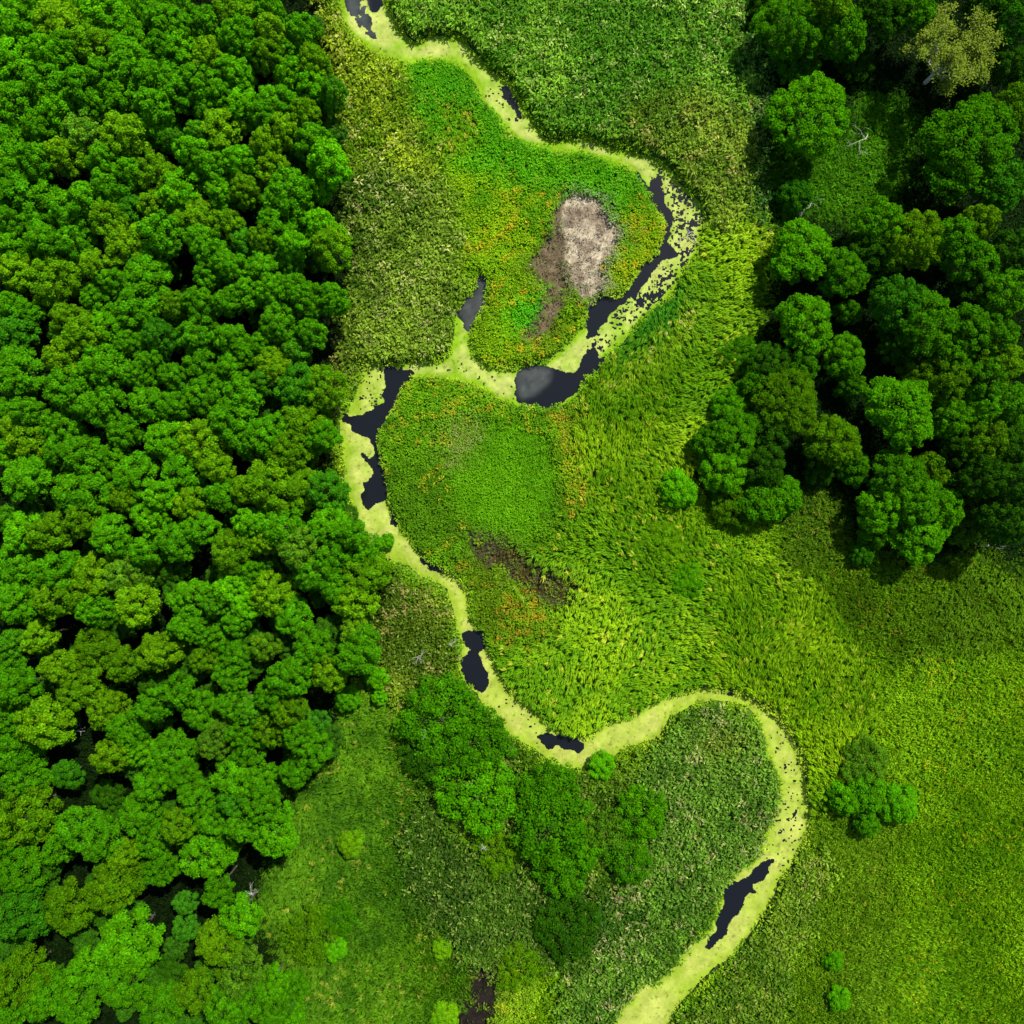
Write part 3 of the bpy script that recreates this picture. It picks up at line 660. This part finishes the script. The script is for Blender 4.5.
# ---- the dense wood: crowns marked from the photograph, in tiles of 256 px read at four times
TILES = {(0, 0): [
 60,90,180, 250,90,210, 410,50,190, 510,150,200, 140,25,120, 320,25,110, 560,40,120, 660,90,160, 700,20,110, 940,40,180, 830,90,130, 950,150,150, 760,130,120,
 380,180,170, 270,200,150, 190,210,130, 60,240,180, 640,190,120, 720,200,130, 840,230,150, 960,200,110, 520,250,180, 940,290,140, 630,320,170, 800,330,170,
 420,310,140, 320,350,150, 190,340,170, 700,370,140, 500,390,170, 390,420,120, 900,390,120, 60,420,190, 240,440,150, 620,430,150, 830,440,110, 160,510,140,
 980,430,150, 330,530,160, 500,540,180, 630,500,140, 880,520,170, 790,540,100, 30,570,150, 700,570,90, 260,620,150, 140,640,130, 420,640,130, 770,610,130,
 50,660,160, 530,690,110, 620,690,150, 850,670,130, 960,650,130, 450,740,170, 90,750,220, 720,760,180, 350,800,150, 880,770,120, 980,760,120, 620,820,120,
 520,840,130, 270,850,160, 430,880,150, 140,890,110, 790,870,170, 30,890,130, 910,900,120, 640,930,160, 510,970,180, 180,960,150, 300,970,150, 820,980,150,
 60,990,160, 980,970,120],
 (0, 256): [
 70,60,150, 210,90,200, 390,40,130, 590,70,190, 450,100,110, 830,70,120, 920,40,130, 400,170,130, 550,190,190, 700,200,110, 790,190,130, 980,150,140, 900,190,110,
 40,200,120, 110,230,110, 270,250,130, 60,300,160, 420,280,140, 330,310,160, 520,350,120, 640,320,140, 790,310,150, 920,330,130, 980,380,120, 250,400,150, 70,460,190,
 420,440,170, 610,420,110, 800,420,150, 930,440,130, 560,480,110, 690,480,110, 820,550,160, 960,560,150, 280,530,190, 400,600,160, 590,590,150, 700,600,130, 110,620,120,
 30,620,110, 240,680,130, 100,710,180, 500,700,130, 930,660,180, 670,740,160, 800,750,170, 990,740,120, 250,780,130, 330,800,150, 30,790,120, 740,850,170, 870,850,120,
 440,820,120, 540,880,160, 110,890,170, 640,960,120, 330,950,200, 900,950,150, 500,960,130, 760,990,130, 980,930,110],
 (0, 512): [
 200,80,150, 90,80,140, 30,30,100, 330,30,130, 440,90,150, 600,30,130, 580,160,110, 700,120,140, 800,70,130, 920,160,150, 1000,40,120, 60,210,160, 220,240,150,
 370,250,160, 510,250,160, -690,230,110, 990,240,110, 920,310,130, 220,340,160, 60,360,150, 375,390,120, 540,370,160, 760,350,150, 870,370,100, 980,380,110,
 950,440,110, 150,500,120, 740,460,110, 850,490,120, 40,530,100, 380,550,150, 500,610,130, 630,560,150, 820,590,110, 940,570,110, 240,620,130, 320,700,170,
 30,620,130, 60,700,160, 920,650,120, 720,720,120, 620,770,130, 930,770,120, 800,800,130, 420,790,130, 510,870,140, 170,840,190, 960,880,110, 60,960,150, 440,980,120,
 560,960,110, 680,980,150, 860,920,130, 990,960,120, -610,690,120, 20,830,120, 1010,790,100],
 (0, 768): [
 90,40,130, -265,30,110, -430,110,110, 600,70,120, 720,30,120, 930,40,150, 90,190,210, 20,300,110, 790,120,140, 930,130,110, 560,180,150, 320,240,160, 410,300,140,
 230,330,110, 620,280,150, 720,230,130, 840,200,130, 970,230,120, 500,350,110, 640,410,120, 820,350,180, 90,410,180, 460,470,190, 280,550,190, 70,590,190, 870,490,110,
 -740,640,100, -740,540,90, 960,590,150, 870,700,160, 510,700,240, 960,830,150, 340,800,130, 480,860,180, -680,820,130, 70,860,170, 180,910,170, 310,960,150, 790,890,160,
 640,960,150, 40,970,140, 900,960,140, 990,930,120],
 (256, 0): [
 50,40,120, 60,130,130, 180,120,130, 40,220,110, 130,220,110, 230,250,130, 140,300,140, 220,340,130, 310,370,110, 80,410,150, 190,460,130, 30,470,120, 120,520,130,
 220,560,140, 40,580,130, 290,650,170, 60,670,140, 130,770,190, 250,740,120, 80,900,160, 180,880,120, 250,900,130, 300,985,170, 30,960,120, 150,980,120],
 (256, 256): [
 30,50,140, 130,20,110, 60,140,130, 140,130,120, 210,180,130, 310,170,120, 90,270,150, 220,310,120, 40,360,120, 160,380,110, 80,440,160, 160,520,170, 270,530,160,
 180,660,150, 60,720,170, 130,780,150, 260,720,130, 60,920,200, 180,930,150, 270,940,150, 30,500,110],
 (256, 512): [
 100,60,170, 40,110,120, 290,60,150, 380,90,120, 170,150,150, 320,150,150, 430,160,130, 240,240,150, 440,250,170, 60,330,150, 320,300,130, 150,420,140, 390,360,150,
 220,540,150, 410,560,170, 30,540,110, 130,660,150, 290,650,130, 390,470,110, 60,740,120, 130,800,120, 60,870,140, 170,900,120, -290,920,110, 230,960,130, -230,850,110],
 (256, 768): [20,40,120, 160,15,120, 20,140,140, 70,270,160],
}
FORCE = {(236, 47): 'blue-green', (240, 44): 'blue-green', (82, 132): 'grey-green', (128, 943): 'bright green', (52, 278): 'olive green', (93, 650): 'olive green', (125, 664): 'olive green',
 (126, 135): 'yellow-green', (115, 885): 'olive green', (232, 800): 'blue-green', (298, 549): 'grey-green', (50, 532): 'olive green', (313, 62): 'olive green',
 (125, 856): 'yellow-green', (217, 943): 'yellow-green', (240, 975): 'grey-green', (93, 609): 'mid-green'}
marks = []
for (ox, oy), L in TILES.items():
    for i in range(0, len(L), 3):
        x, y, d = L[i:i + 3]
        marks.append((ox + abs(x) / 4, oy + y / 4, d / 4, x < 0))
order = sorted(range(len(marks)), key=lambda i: -marks[i][2])
CAP = 296
UND_V, UND_C = [], []
for rank, i in enumerate(order):
    px, py, d, lowt = marks[i]
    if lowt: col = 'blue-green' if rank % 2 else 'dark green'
    else:
        f = [c for (fx, fy), c in FORCE.items() if abs(fx - px) < 4 and abs(fy - py) < 4]
        yy = fnoise(px, py, 90, 161); r = random.random()
        bright = yy + (.12 if py < 260 else 0) - (.08 if py > 600 else 0)
        col = f[0] if f else 'yellow-green' if r < .12 else 'grey-green' if r < .14 else 'olive green' if r < .24 else 'blue-green' if r < .26 else 'bright green' if r < .26 + .75 * max(0, bright - .3) else 'mid-green'
    h = (6.5 if lowt else 12.0 + random.uniform(-1.9, 1.6) + (d - 35) * .05)
    dd = d * (1.12 if py < 420 else 1.2)
    if rank < CAP:
        size = 'large' if d > 42 else 'small' if d < 29 else 'medium'
        e = ''
        if lowt: pass
        else: pass
        if lowt: e = 'low in a dark gap'
        elif math.hypot(px - 75, py - 765) < 75: e = 'round the big black gap'
        elif math.hypot(px - 195, py - 890) < 65: e = 'by the long black gap'
        elif py < 40: e = 'at the top frame edge'
        elif py > 985: e = 'at the bottom frame edge'
        elif px < 38: e = 'at the outer frame edge'
        elif px > 285 and py < 350: e = 'on the wood edge by reeds'
        elif px > 285 and py < 540: e = 'on the wood edge by duckweed'
        elif px > 330: e = 'on the wood edge'
        elif px > 235 and py > 690: e = 'on the wood edge by fen'
        else: e = 'deep in the wood'
        label = f'{size} {col} tree {e}, {px / 10.24:.0f}% across and {py / 10.24:.0f}% down'
        plant('broadleaf_tree', px, py, dd, col, label, 'tree', 'trees of the dense wood', 'alder' if random.random() < .8 else 'broad', h, .72 if py > 860 else .82 if py > 640 else 1.12 if py < 300 else 1.0)  # top of the wood brighter, bottom dimmer: light level put into leaf colour
    else:
        d0, zm, h0 = BASE['alder']; hc = zm / h0 * h * .93; x, y = W(px, py, hc); k = dd * S * (H - hc) / H / d0
        V, C = PROTO['alder'][i % 10][2:]
        a = random.random() * 6.28; ca, sa = math.cos(a), math.sin(a)
        V = V * np.array([k, k, h * .93 / h0]); V = np.stack([V[:, 0] * ca - V[:, 1] * sa + x, V[:, 0] * sa + V[:, 1] * ca + y, V[:, 2]], 1)
        C = C.copy(); C[:, :3] *= lin(TC[col]) * KT
        UND_V.append(V); UND_C.append(C)
fm = blur(poly(FOREST_L), 4, 2)
g_ = np.random.default_rng(77)
for i in range(420):
    px, py = g_.random() * 380 - 5, g_.random() * 1034 - 5
    if samp(fm, px, py) < .95 or math.hypot(px - 75, py - 768) < 48 or math.hypot(px - 190, py - 890) < 42: continue
    h = 4.2 + 2.6 * g_.random(); x, y = W(px, py, h * .7); k = (3.6 + 2.2 * g_.random()) / BASE['alder'][0]
    V, C = PROTO['alder'][i % 10][2:]
    a = g_.random() * 6.28; ca, sa = math.cos(a), math.sin(a)
    V = V * np.array([k, k, h / 11.5]); V = np.stack([V[:, 0] * ca - V[:, 1] * sa + x, V[:, 0] * sa + V[:, 1] * ca + y, V[:, 2]], 1)
    C = C.copy(); C[:, :3] *= lin((58, 118, 14)) * KT
    UND_V.append(V); UND_C.append(C)
if UND_V:
    tag(quads_mesh('forest_canopy_foliage', np.concatenate(UND_V), np.concatenate(UND_C), M_VEG), 'small and low crowns filling the canopy between the larger trees', None, None, 'stuff')

# ---- the trees of the darker wood and the fen, each described by hand
NEAR = [  # px, py, diameter px, colour, kind, height, label
 (812,113,84,'bright green','broad',11,'large round bright green tree standing alone at the top of the dark clearing'),
 (975,142,94,'mid-green','broad',13,'big domed tree below the pale olive tree, on the far side of the clearing'),
 (790,22,60,'mid-green','broad',11,'dull green tree at the top frame edge above the lone round tree'),
 (846,32,46,'mid-green','broad',11,'tree with a bright tuft between the top frame edge and the lone round tree'),
 (830,2,44,'yellow-green','alder',12,'yellowish crown cut by the top frame edge, directly above the lone round tree'),
 (884,14,44,'dark green','alder',11,'dark tree at the top frame edge between the dark clearing and the pale olive tree'),
 (912,8,44,'mid-green','alder',11,"green tree cut by the top frame edge, touching the pale olive tree's outer limbs"),
 (985,6,40,'dark green','alder',11,'shaded dark tree at the top frame edge behind the pale olive tree'),
 (1013,18,44,'blue-green','alder',12,'bluish tree filling the top corner beyond the pale olive tree'),
 (1012,66,38,'dark green','alder',10,'small dark tree in the corner below the bluish tree'),
 (1012,110,44,'olive green','broad',12,'olive tree at the frame side next to the big domed tree'),
 (1004,184,50,'blue-green','alder',11,'bluish tree at the lower flank of the big domed tree'),
 (765,4,30,'dark green','shrub',5,'small dark shrub at the top frame edge beside the reed bed'),
 (915,237,62,'yellow-green','broad',12,'sunlit yellow-green tree at the lower end of the clearing'),
 (884,222,44,'bright green','broad',11,'bright tree touching the sunlit yellow-green tree on its clearing side'),
 (878,248,46,'dark green','broad',9,'dark tree beneath the sunlit yellow-green tree'),
 (955,240,46,'mid-green','broad',12,'tree on the frame-side flank of the sunlit yellow-green tree'),
 (980,222,36,'yellow-green','alder',11,'small yellowish crown just under the big domed tree'),
 (975,262,44,'mid-green','alder',11,'green tree directly above the deep dark gap over the tall central clump'),
 (1008,292,50,'bright green','broad',12,'bright tree at the frame side by the black gap above the ridge'),
 (978,290,40,'dark green','broad',9,'dark tree inside the black gap above the ridge'),
 (1010,252,42,'dark green','alder',11,'shaded dark tree at the frame side, level with the sunlit yellow-green tree'),
 (802,250,58,'bright green','broad',9,'bright rounded tree at the fen edge below the dead snag'),
 (846,272,44,'mid-green','broad',9,'tree beside the bright rounded tree, away from the fen'),
 (850,311,24,'mid-green','shrub',6,'small bush between the two round bright fen edge trees, a step inland'),
 (805,322,54,'bright green','broad',9,'round bright tree at the fen edge, lower of the two there'),
 (845,354,38,'bright green','broad',8,'small bright tree inland from the round bright fen edge tree'),
 (852,384,26,'mid-green','shrub',6,'small bush directly under the small bright inland tree'),
 (788,402,68,'olive green','broad',10,'broad olive tree at the fen edge, largest of that side'),
 (772,362,40,'dark green','broad',7,'dark low tree above the broad olive tree'),
 (803,366,32,'mid-green','shrub',7,'small tree on the shoulder of the broad olive tree'),
 (834,442,50,'olive green','broad',10,'domed yellowish olive tree with bushes at its foot'),
 (855,466,34,'mid-green','shrub',6,'bush at the foot of the domed yellowish olive tree'),
 (822,470,28,'dark green','shrub',5,'dark bush on the fen side of the domed yellowish tree'),
 (900,302,50,'blue-green','broad',12,'bluish tree at the top of the tall central clump'),
 (930,322,66,'mid-green','broad',13,'large tree in the tall central clump, crown against the bluish one'),
 (905,340,40,'dark green','broad',9,'shaded tree on the dark side of the tall central clump'),
 (968,330,46,'mid-green','alder',12,'green tree joining the tall central clump on its frame side'),
 (998,335,38,'mid-green','alder',12,'outermost green tree of the ridge running from the tall central clump'),
 (950,352,38,'bright green','broad',11,'small bright crown tucked under the tall central clump'),
 (1000,362,46,'yellow-green','broad',12,'yellowish tree near the frame side on the ridge from the tall central clump'),
 (903,412,70,'bright green','broad',12,'large feathery dome standing above a black gap'),
 (948,380,44,'olive green','broad',11,'olive tree above and beside the feathery dome'),
 (984,378,48,'mid-green','broad',12,'green tree below the yellowish ridge tree, above a star-like crown'),
 (920,372,30,'yellow-green','shrub',8,'small yellowish crown on top of the feathery dome'),
 (955,418,40,'bright green','broad',10,'bright tree beside the feathery dome toward the frame side'),
 (983,405,36,'bright green','broad',11,'small star-like bright crown set among darker crowns'),
 (1010,404,42,'mid-green','broad',11,'green tree at the frame side next to the star-like crown'),
 (1012,446,44,'dark green','broad',11,"dark tree at the frame side, a crown's width below the star-like crown"),
 (986,440,48,'olive green','broad',11,'olive tree just below the star-like crown'),
 (960,446,36,'dark green','broad',9,'dark tree at the end of the black gap under the feathery dome'),
 (985,478,44,'dark green','broad',13,'dark tree below the olive one, level with the lower rounded clump'),
 (1016,486,46,'dark green','broad',14,'dark tree at the frame side, second lowest of its clump'),
 (1008,522,44,'dark green','broad',14,'dark tree at the frame side, lowest of its clump'),
 (900,476,46,'mid-green','broad',10,'tree at the top of the lower rounded clump'),
 (932,470,36,'olive green','shrub',8,'small olive tree at the upper side of the lower rounded clump'),
 (886,508,44,'bright green','broad',9,'bright tree on the fen side of the lower rounded clump'),
 (918,503,50,'mid-green','broad',11,'middle tree of the lower rounded clump'),
 (943,508,42,'bright green','broad',10,'bright tree on the frame side of the lower rounded clump'),
 (922,530,56,'bright green','broad',9,'lowest tree of the rounded clump, its shadow on the meadow'),
 (878,532,30,'mid-green','shrub',6,'small tree at the foot of the rounded clump on the fen side'),
 (865,553,22,'blue-green','shrub',3.5,'low bluish bush on the meadow below the rounded clump'),
 (972,527,34,'grey-green','willow',7,'pale grey-green small tree beside the rounded clump'),
 (760,388,38,'mid-green','shrub',7,'bush between the broad olive tree and the fen'),
 (737,432,48,'mid-green','broad',8,'bushy tree on the fen side of the thicket'),
 (712,442,34,'mid-green','shrub',6,'outermost bush of the thicket toward the fen'),
 (772,428,42,'dark green','broad',8,'dark tree of the thicket under the broad olive tree'),
 (727,470,44,'bright green','broad',7,"bright spreading bush at the thicket's fen side"),
 (765,462,40,'dark green','broad',8,'darkest tree in the middle of the thicket'),
 (785,495,36,'bright green','shrub',6,'bright bush at the bottom end of the thicket'),
 (762,502,42,'mid-green','shrub',6,'bush in the bottom row of the thicket'),
 (735,505,36,'olive green','willow',5,'olive bush in the bottom row of the thicket, fen side'),
 (740,350,30,'mid-green','willow',4,'loose bush alone in the grass, uppermost by the fen edge'),
 (733,405,36,'bright green','shrub',5,'bright bush in the grass above the bushy fen edge tree'),
 (680,490,34,'bright green','shrub',4.5,'small round bright bush alone in tall grass with a bare twig beside it'),
 (665,545,34,'yellow-green','willow',3,'pale soft bush sunk in the tall grass below the round bush'),
 (688,582,26,'bright green','willow',3,'fresh green low bush in the swirling grass, lowest of three there'),
 (797,192,30,'blue-green','shrub',5,'bluish bush at the reed edge beside the dead snag'),
 (796,62,36,'mid-green','willow',5,'brownish thin bush between the round tree and the top trees'),
 (858,60,34,'dark green','willow',6,'dark thin bush at the top of the clearing'),
 (788,168,40,'dark green','willow',3.5,'dim bush in the shadow of the lone round tree'),
 # the fen bushes by the lower river
 (868,762,36,'grey-green','willow',4.5,'grey-green bush at the top of the meadow clump'),
 (848,800,30,'bright green','shrub',4.5,'bright round bush on the river side of the meadow clump'),
 (868,795,36,'mid-green','shrub',5,'central bush of the meadow clump'),
 (869,826,24,'mid-green','shrub',4,'lowest bush of the meadow clump'),
 (899,806,36,'bright green','shrub',4.5,'round bush of the meadow clump standing apart on the far side'),
 (835,962,18,'bright green','shrub',2.2,'upper of two tiny green bushes in the lower meadow'),
 (840,1000,22,'bright green','shrub',2.5,'lower of two tiny green bushes, near the lower frame edge'),
 (440,722,66,'mid-green','willow',7,'spreading bush on the bank below the wide dark pool'),
 (478,748,56,'mid-green','willow',6.5,'green bush at the river bank next to the spreading bush'),
 (430,755,46,'dark green','willow',5,'dark bush at the landward side of the bank bushes'),
 (475,790,62,'bright green','willow',7,'large soft bright bush inland, below the bank bushes'),
 (497,852,40,'yellow-green','willow',4,'yellowish thin bush with dead twigs in it'),
 (548,796,50,'mid-green','willow',7,'top bush of the bank thicket south of the long water sliver'),
 (552,834,70,'mid-green','willow',8.5,'largest bush of the bank thicket, casting shadow on the reeds'),
 (583,852,34,'bright green','willow',6,'bright bush leaning on the largest thicket bush'),
 (565,872,44,'mid-green','willow',6,'lowest bush of the bank thicket'),
 (604,832,40,'grey-green','willow',6,'pale soft bush beside the loop of reeds'),
 (643,816,42,'bright green','willow',6,'bright bush at the edge of the looped reed bed'),
 (632,864,40,'mid-green','willow',6,'bush at the lower edge of the looped reed bed'),
 (601,768,26,'bright green','shrub',3,'fresh green small bush standing at the water edge'),
 (565,930,50,'dark green','willow',5,'dark green bush alone in the reeds below the bank thicket'),
 (518,968,40,'yellow-green','willow',3.5,'pale yellowish bush beside the dark mud pool'),
 (310,935,46,'olive green','willow',4.5,'loose olive bush in the fen beside the wood'),
 (338,922,30,'mid-green','willow',4,'green bush touching the olive bush'),
 (334,950,22,'bright green','shrub',3,'small bright bush under the olive bush'),
 (350,846,24,'yellow-green','shrub',3,'small yellowish bush alone in the open fen'),
 (272,984,34,'bright green','alder',8,'bright tree at the foot of the wood near the lower frame edge'),
 (294,990,28,'mid-green','shrub',5,'bush at the foot of the wood near the lower frame edge'),
 (268,1010,36,'mid-green','alder',9,'tree cut by the lower frame edge beside the fen'),
 (288,1020,30,'bright green','shrub',6,'bright bush cut by the lower frame edge'),
 (376,678,22,'bright green','shrub',4,'small bright tree just outside the wood by the reedy bank'),
 (379,698,16,'bright green','shrub',3,'tiny bright bush below the small bright tree'),
 (346,700,24,'mid-green','shrub',4,'small tree in the shaded notch of the wood'),
 (386,541,15,'bright green','shrub',2,'round bush at the duckweed edge by the wood'),
 (350,548,30,'mid-green','alder',8,'tree at the wood edge above the round duckweed bush'),
 (442,950,20,'yellow-green','shrub',2,'yellow flowering clump beside the mud pool, upper'),
 (444,1018,26,'yellow-green','shrub',2,'yellow clump at the lower frame edge beside the mud pool'),
]
KN = {'bigtree': 'broadleaf_tree', 'broad': 'broadleaf_tree', 'alder': 'broadleaf_tree', 'willow': 'willow_bush', 'shrub': 'green_bush'}
for px, py, d, col, kind, h, label in NEAR:
    dark = .66 if px > 690 and py < 580 else .72 if px < 320 and py > 950 else (.68 if px < 660 else .8) if kind == 'willow' else .82 if px > 800 and py > 700 else 1.0  # shade over the right-hand trees and lower corner is put into leaf colour
    if d >= 60 and kind == 'broad': kind = 'bigtree'
    plant(KN[kind], px, py, d * (1.12 if kind == 'willow' else 1.02 if d > 60 else 1.12), col, label, 'tree' if kind in ('broad', 'alder', 'bigtree') else 'bush', None, kind, h, dark)

# ---- bare and dead trees
def branchy(t, p, d, L, r, depth, g, spread=.6, tips=None, droop=0.0):
    q = p + d * L * .5 + g.normal(0, .05 * L, 3); e = p + d * L + g.normal(0, .07 * L, 3)
    t.tube([p, q, e], [r, r * .8, r * .55], 5)
    if depth == 0:
        if tips is not None: tips.append((e, d))
        return
    for i in range(3 if depth > 1 else 2 + int(g.random() * 2)):
        nd = unit(d + spread * g.normal(size=3) + np.array([0, 0, .12 - droop]))
        s = q if i == 2 else e
        branchy(t, s, nd, L * (.62 + .2 * g.random()), r * .55, depth - 1, g, spread, tips, droop)

def snag(px, py, size, label, seed, lean=(0, 0, 1), name='dead_tree', z=0.0, r=.09, group=None):
    g = np.random.default_rng(seed); t = Tubes()
    branchy(t, np.zeros(3), unit(np.array(lean, float)), size, r, 3, g, .55)
    me = t.mesh(name, M_DEAD); o = bpy.data.objects.new(name, me); COL.objects.link(o)
    x, y = W(px, py, z); o.location = (x, y, z)
    tag(o, label, 'dead tree' if name == 'dead_tree' else 'branch', group)
snag(868, 134, 2.6, 'bleached fallen dead tree lying in the dark clearing', 3, (-.8, -.7, .45), z=.2)
snag(812, 203, 2.2, 'grey dead snag beside the bluish bush at the reed edge', 4, (-.6, -.6, .8))
snag(415, 664, 2.2, 'larger grey bare shrub in the reeds beside the dark pool', 5, (.3, .6, .7))
snag(447, 650, 1.5, 'smaller grey bare shrub between larger one and the dark pool', 6, (.4, .4, .8))
snag(657, 497, 1.0, 'short bare twig beside the small round bright bush', 7, (.5, .5, .5))
snag(487, 846, 1.3, 'dead twigs poking from the yellowish thin bush', 8, (-.2, .4, .9), z=1.6)
snag(252, 893, 2.4, 'white dead snag at the wood edge beside a black gap', 9, (.1, .3, .9), z=4.0)
snag(425, 735, 1.2, 'bare dead twigs at the upper side of the bank bushes', 12, (.2, .5, .8), z=2.5)
snag(980, 540, 1.8, 'leafless pale twigs under the pale grey-green small tree', 14, (.7, -.5, .6))
snag(330, 941, .7, 'tiny white bare twig between the olive bush and green bush', 15, (.3, .5, .8), z=1.5)
snag(706, 246, 1.9, 'pale fallen branch lying across the duckweed at the reed bank', 10, (-1, .35, .08), 'fallen_branch', -.1, .11)
snag(690, 232, 1.6, 'dark twiggy branch lying in the speckled duckweed', 16, (-.6, -.7, .06), 'fallen_branch', -.15, .05)
snag(66, 737, 2.0, 'pale fallen branch in the dark gap of the dense wood', 11, (.8, .5, .25), 'fallen_branch', .3, .12)
snag(284, 408, 1.8, 'pale bare branch showing at the wood edge near the duckweed pool', 13, (.9, -.1, .3), 'fallen_branch', 6.0, .09)

# ---- the pale olive tree with its limbs showing
def pale_tree(px, py, dpx, h):
    g = np.random.default_rng(21)
    x, y = W(px, py, 6.5)
    root = bpy.data.objects.new('pale_tree', None); COL.objects.link(root); root.location = (x, y, 0)
    tag(root, 'pale olive tree with whitish limbs showing through its thin crown', 'tree')
    t = Tubes(); t.tube([(0, 0, -.4), (.1, .05, 1.6), (0, .1, 3.2)], [.36, .28, .2], 9)
    tips = []; tl = Tubes()
    for i in range(9):
        a = i * 2.4 + g.normal(0, .2); el = .35 + .9 * g.random()
        branchy(tl, np.array([0, .1, 2.8 + .5 * g.random()]), np.array([math.cos(a) * math.cos(el), math.sin(a) * math.cos(el), math.sin(el)]), 3.1, .15, 3, g, .38, tips)
    Rm = max(np.linalg.norm(e[:2]) for e, d in tips); k = dpx * S * (H - 8) / H / 2 / Rm
    for nm, tt, mt in (('trunk', t, M_PALE), ('limbs', tl, M_PALE)):
        o = bpy.data.objects.new(nm, tt.mesh(nm, mt)); COL.objects.link(o); o.parent = root
    Ps = []; 
    for e, d in tips:
        m = 80
        Ps.append(e + g.normal(0, .42, (m, 3)) * np.array([1, 1, .7]) - d * .2)
    P = np.concatenate(Ps); m = len(P)
    D = unit(g.normal(size=(m, 3)))
    C = np.ones((m, 3)) * (.8 + .4 * g.random((m, 1)))
    o = quads_mesh('crown', leaves(P, D, .2 + .2 * g.random(m), .12 + .1 * g.random(m)), rep4(np.clip(C * .8, 0, 1)), M_TREE)
    o.parent = root; o.color = (*[float(v) for v in lin((140, 166, 48)) * KT * 1.05], 1)
    root.scale = (k, k, h / 11.0)
pale_tree(945, 62, 100, 12)

# ------------------------------------------------------------------ light, sky, camera
w = bpy.data.worlds.new('World'); sc.world = w; w.use_nodes = True
nt = w.node_tree; bg = nt.nodes['Background']
sky = nt.nodes.new('ShaderNodeTexSky'); sky.sky_type = 'NISHITA'; sky.sun_disc = False
sky.sun_elevation = SUN_EL; sky.sun_rotation = math.atan2(SUN_AZ[0], SUN_AZ[1])
nt.links.new(sky.outputs[0], bg.inputs[0]); bg.inputs[1].default_value = .115
sd = bpy.data.lights.new('sun', 'SUN'); sd.energy = 5.0; sd.angle = math.radians(.6); sd.color = (1, .95, .86)
so = bpy.data.objects.new('sun', sd); COL.objects.link(so)
a = math.atan2(SUN_AZ[1], SUN_AZ[0])
so.rotation_euler = (math.pi / 2 - SUN_EL, 0, a + math.pi / 2)
so.location = (60, 90, 150)

cd = bpy.data.cameras.new('camera'); co = bpy.data.objects.new('camera', cd); COL.objects.link(co)
co.location = (0, 0, H); co.rotation_euler = (0, 0, 0)
cd.sensor_width = 36; cd.lens = 18 / (512 * S / H); cd.clip_end = 6000; cd.clip_start = 1
sc.camera = co
sc.view_settings.view_transform = 'Standard'; sc.view_settings.look = 'None'; sc.view_settings.gamma = 1; sc.view_settings.exposure = 1.0
sc.cycles.max_bounces = 4; sc.cycles.diffuse_bounces = 3; sc.cycles.glossy_bounces = 2; sc.cycles.transmission_bounces = 2
sc.cycles.caustics_reflective = False; sc.cycles.caustics_refractive = False
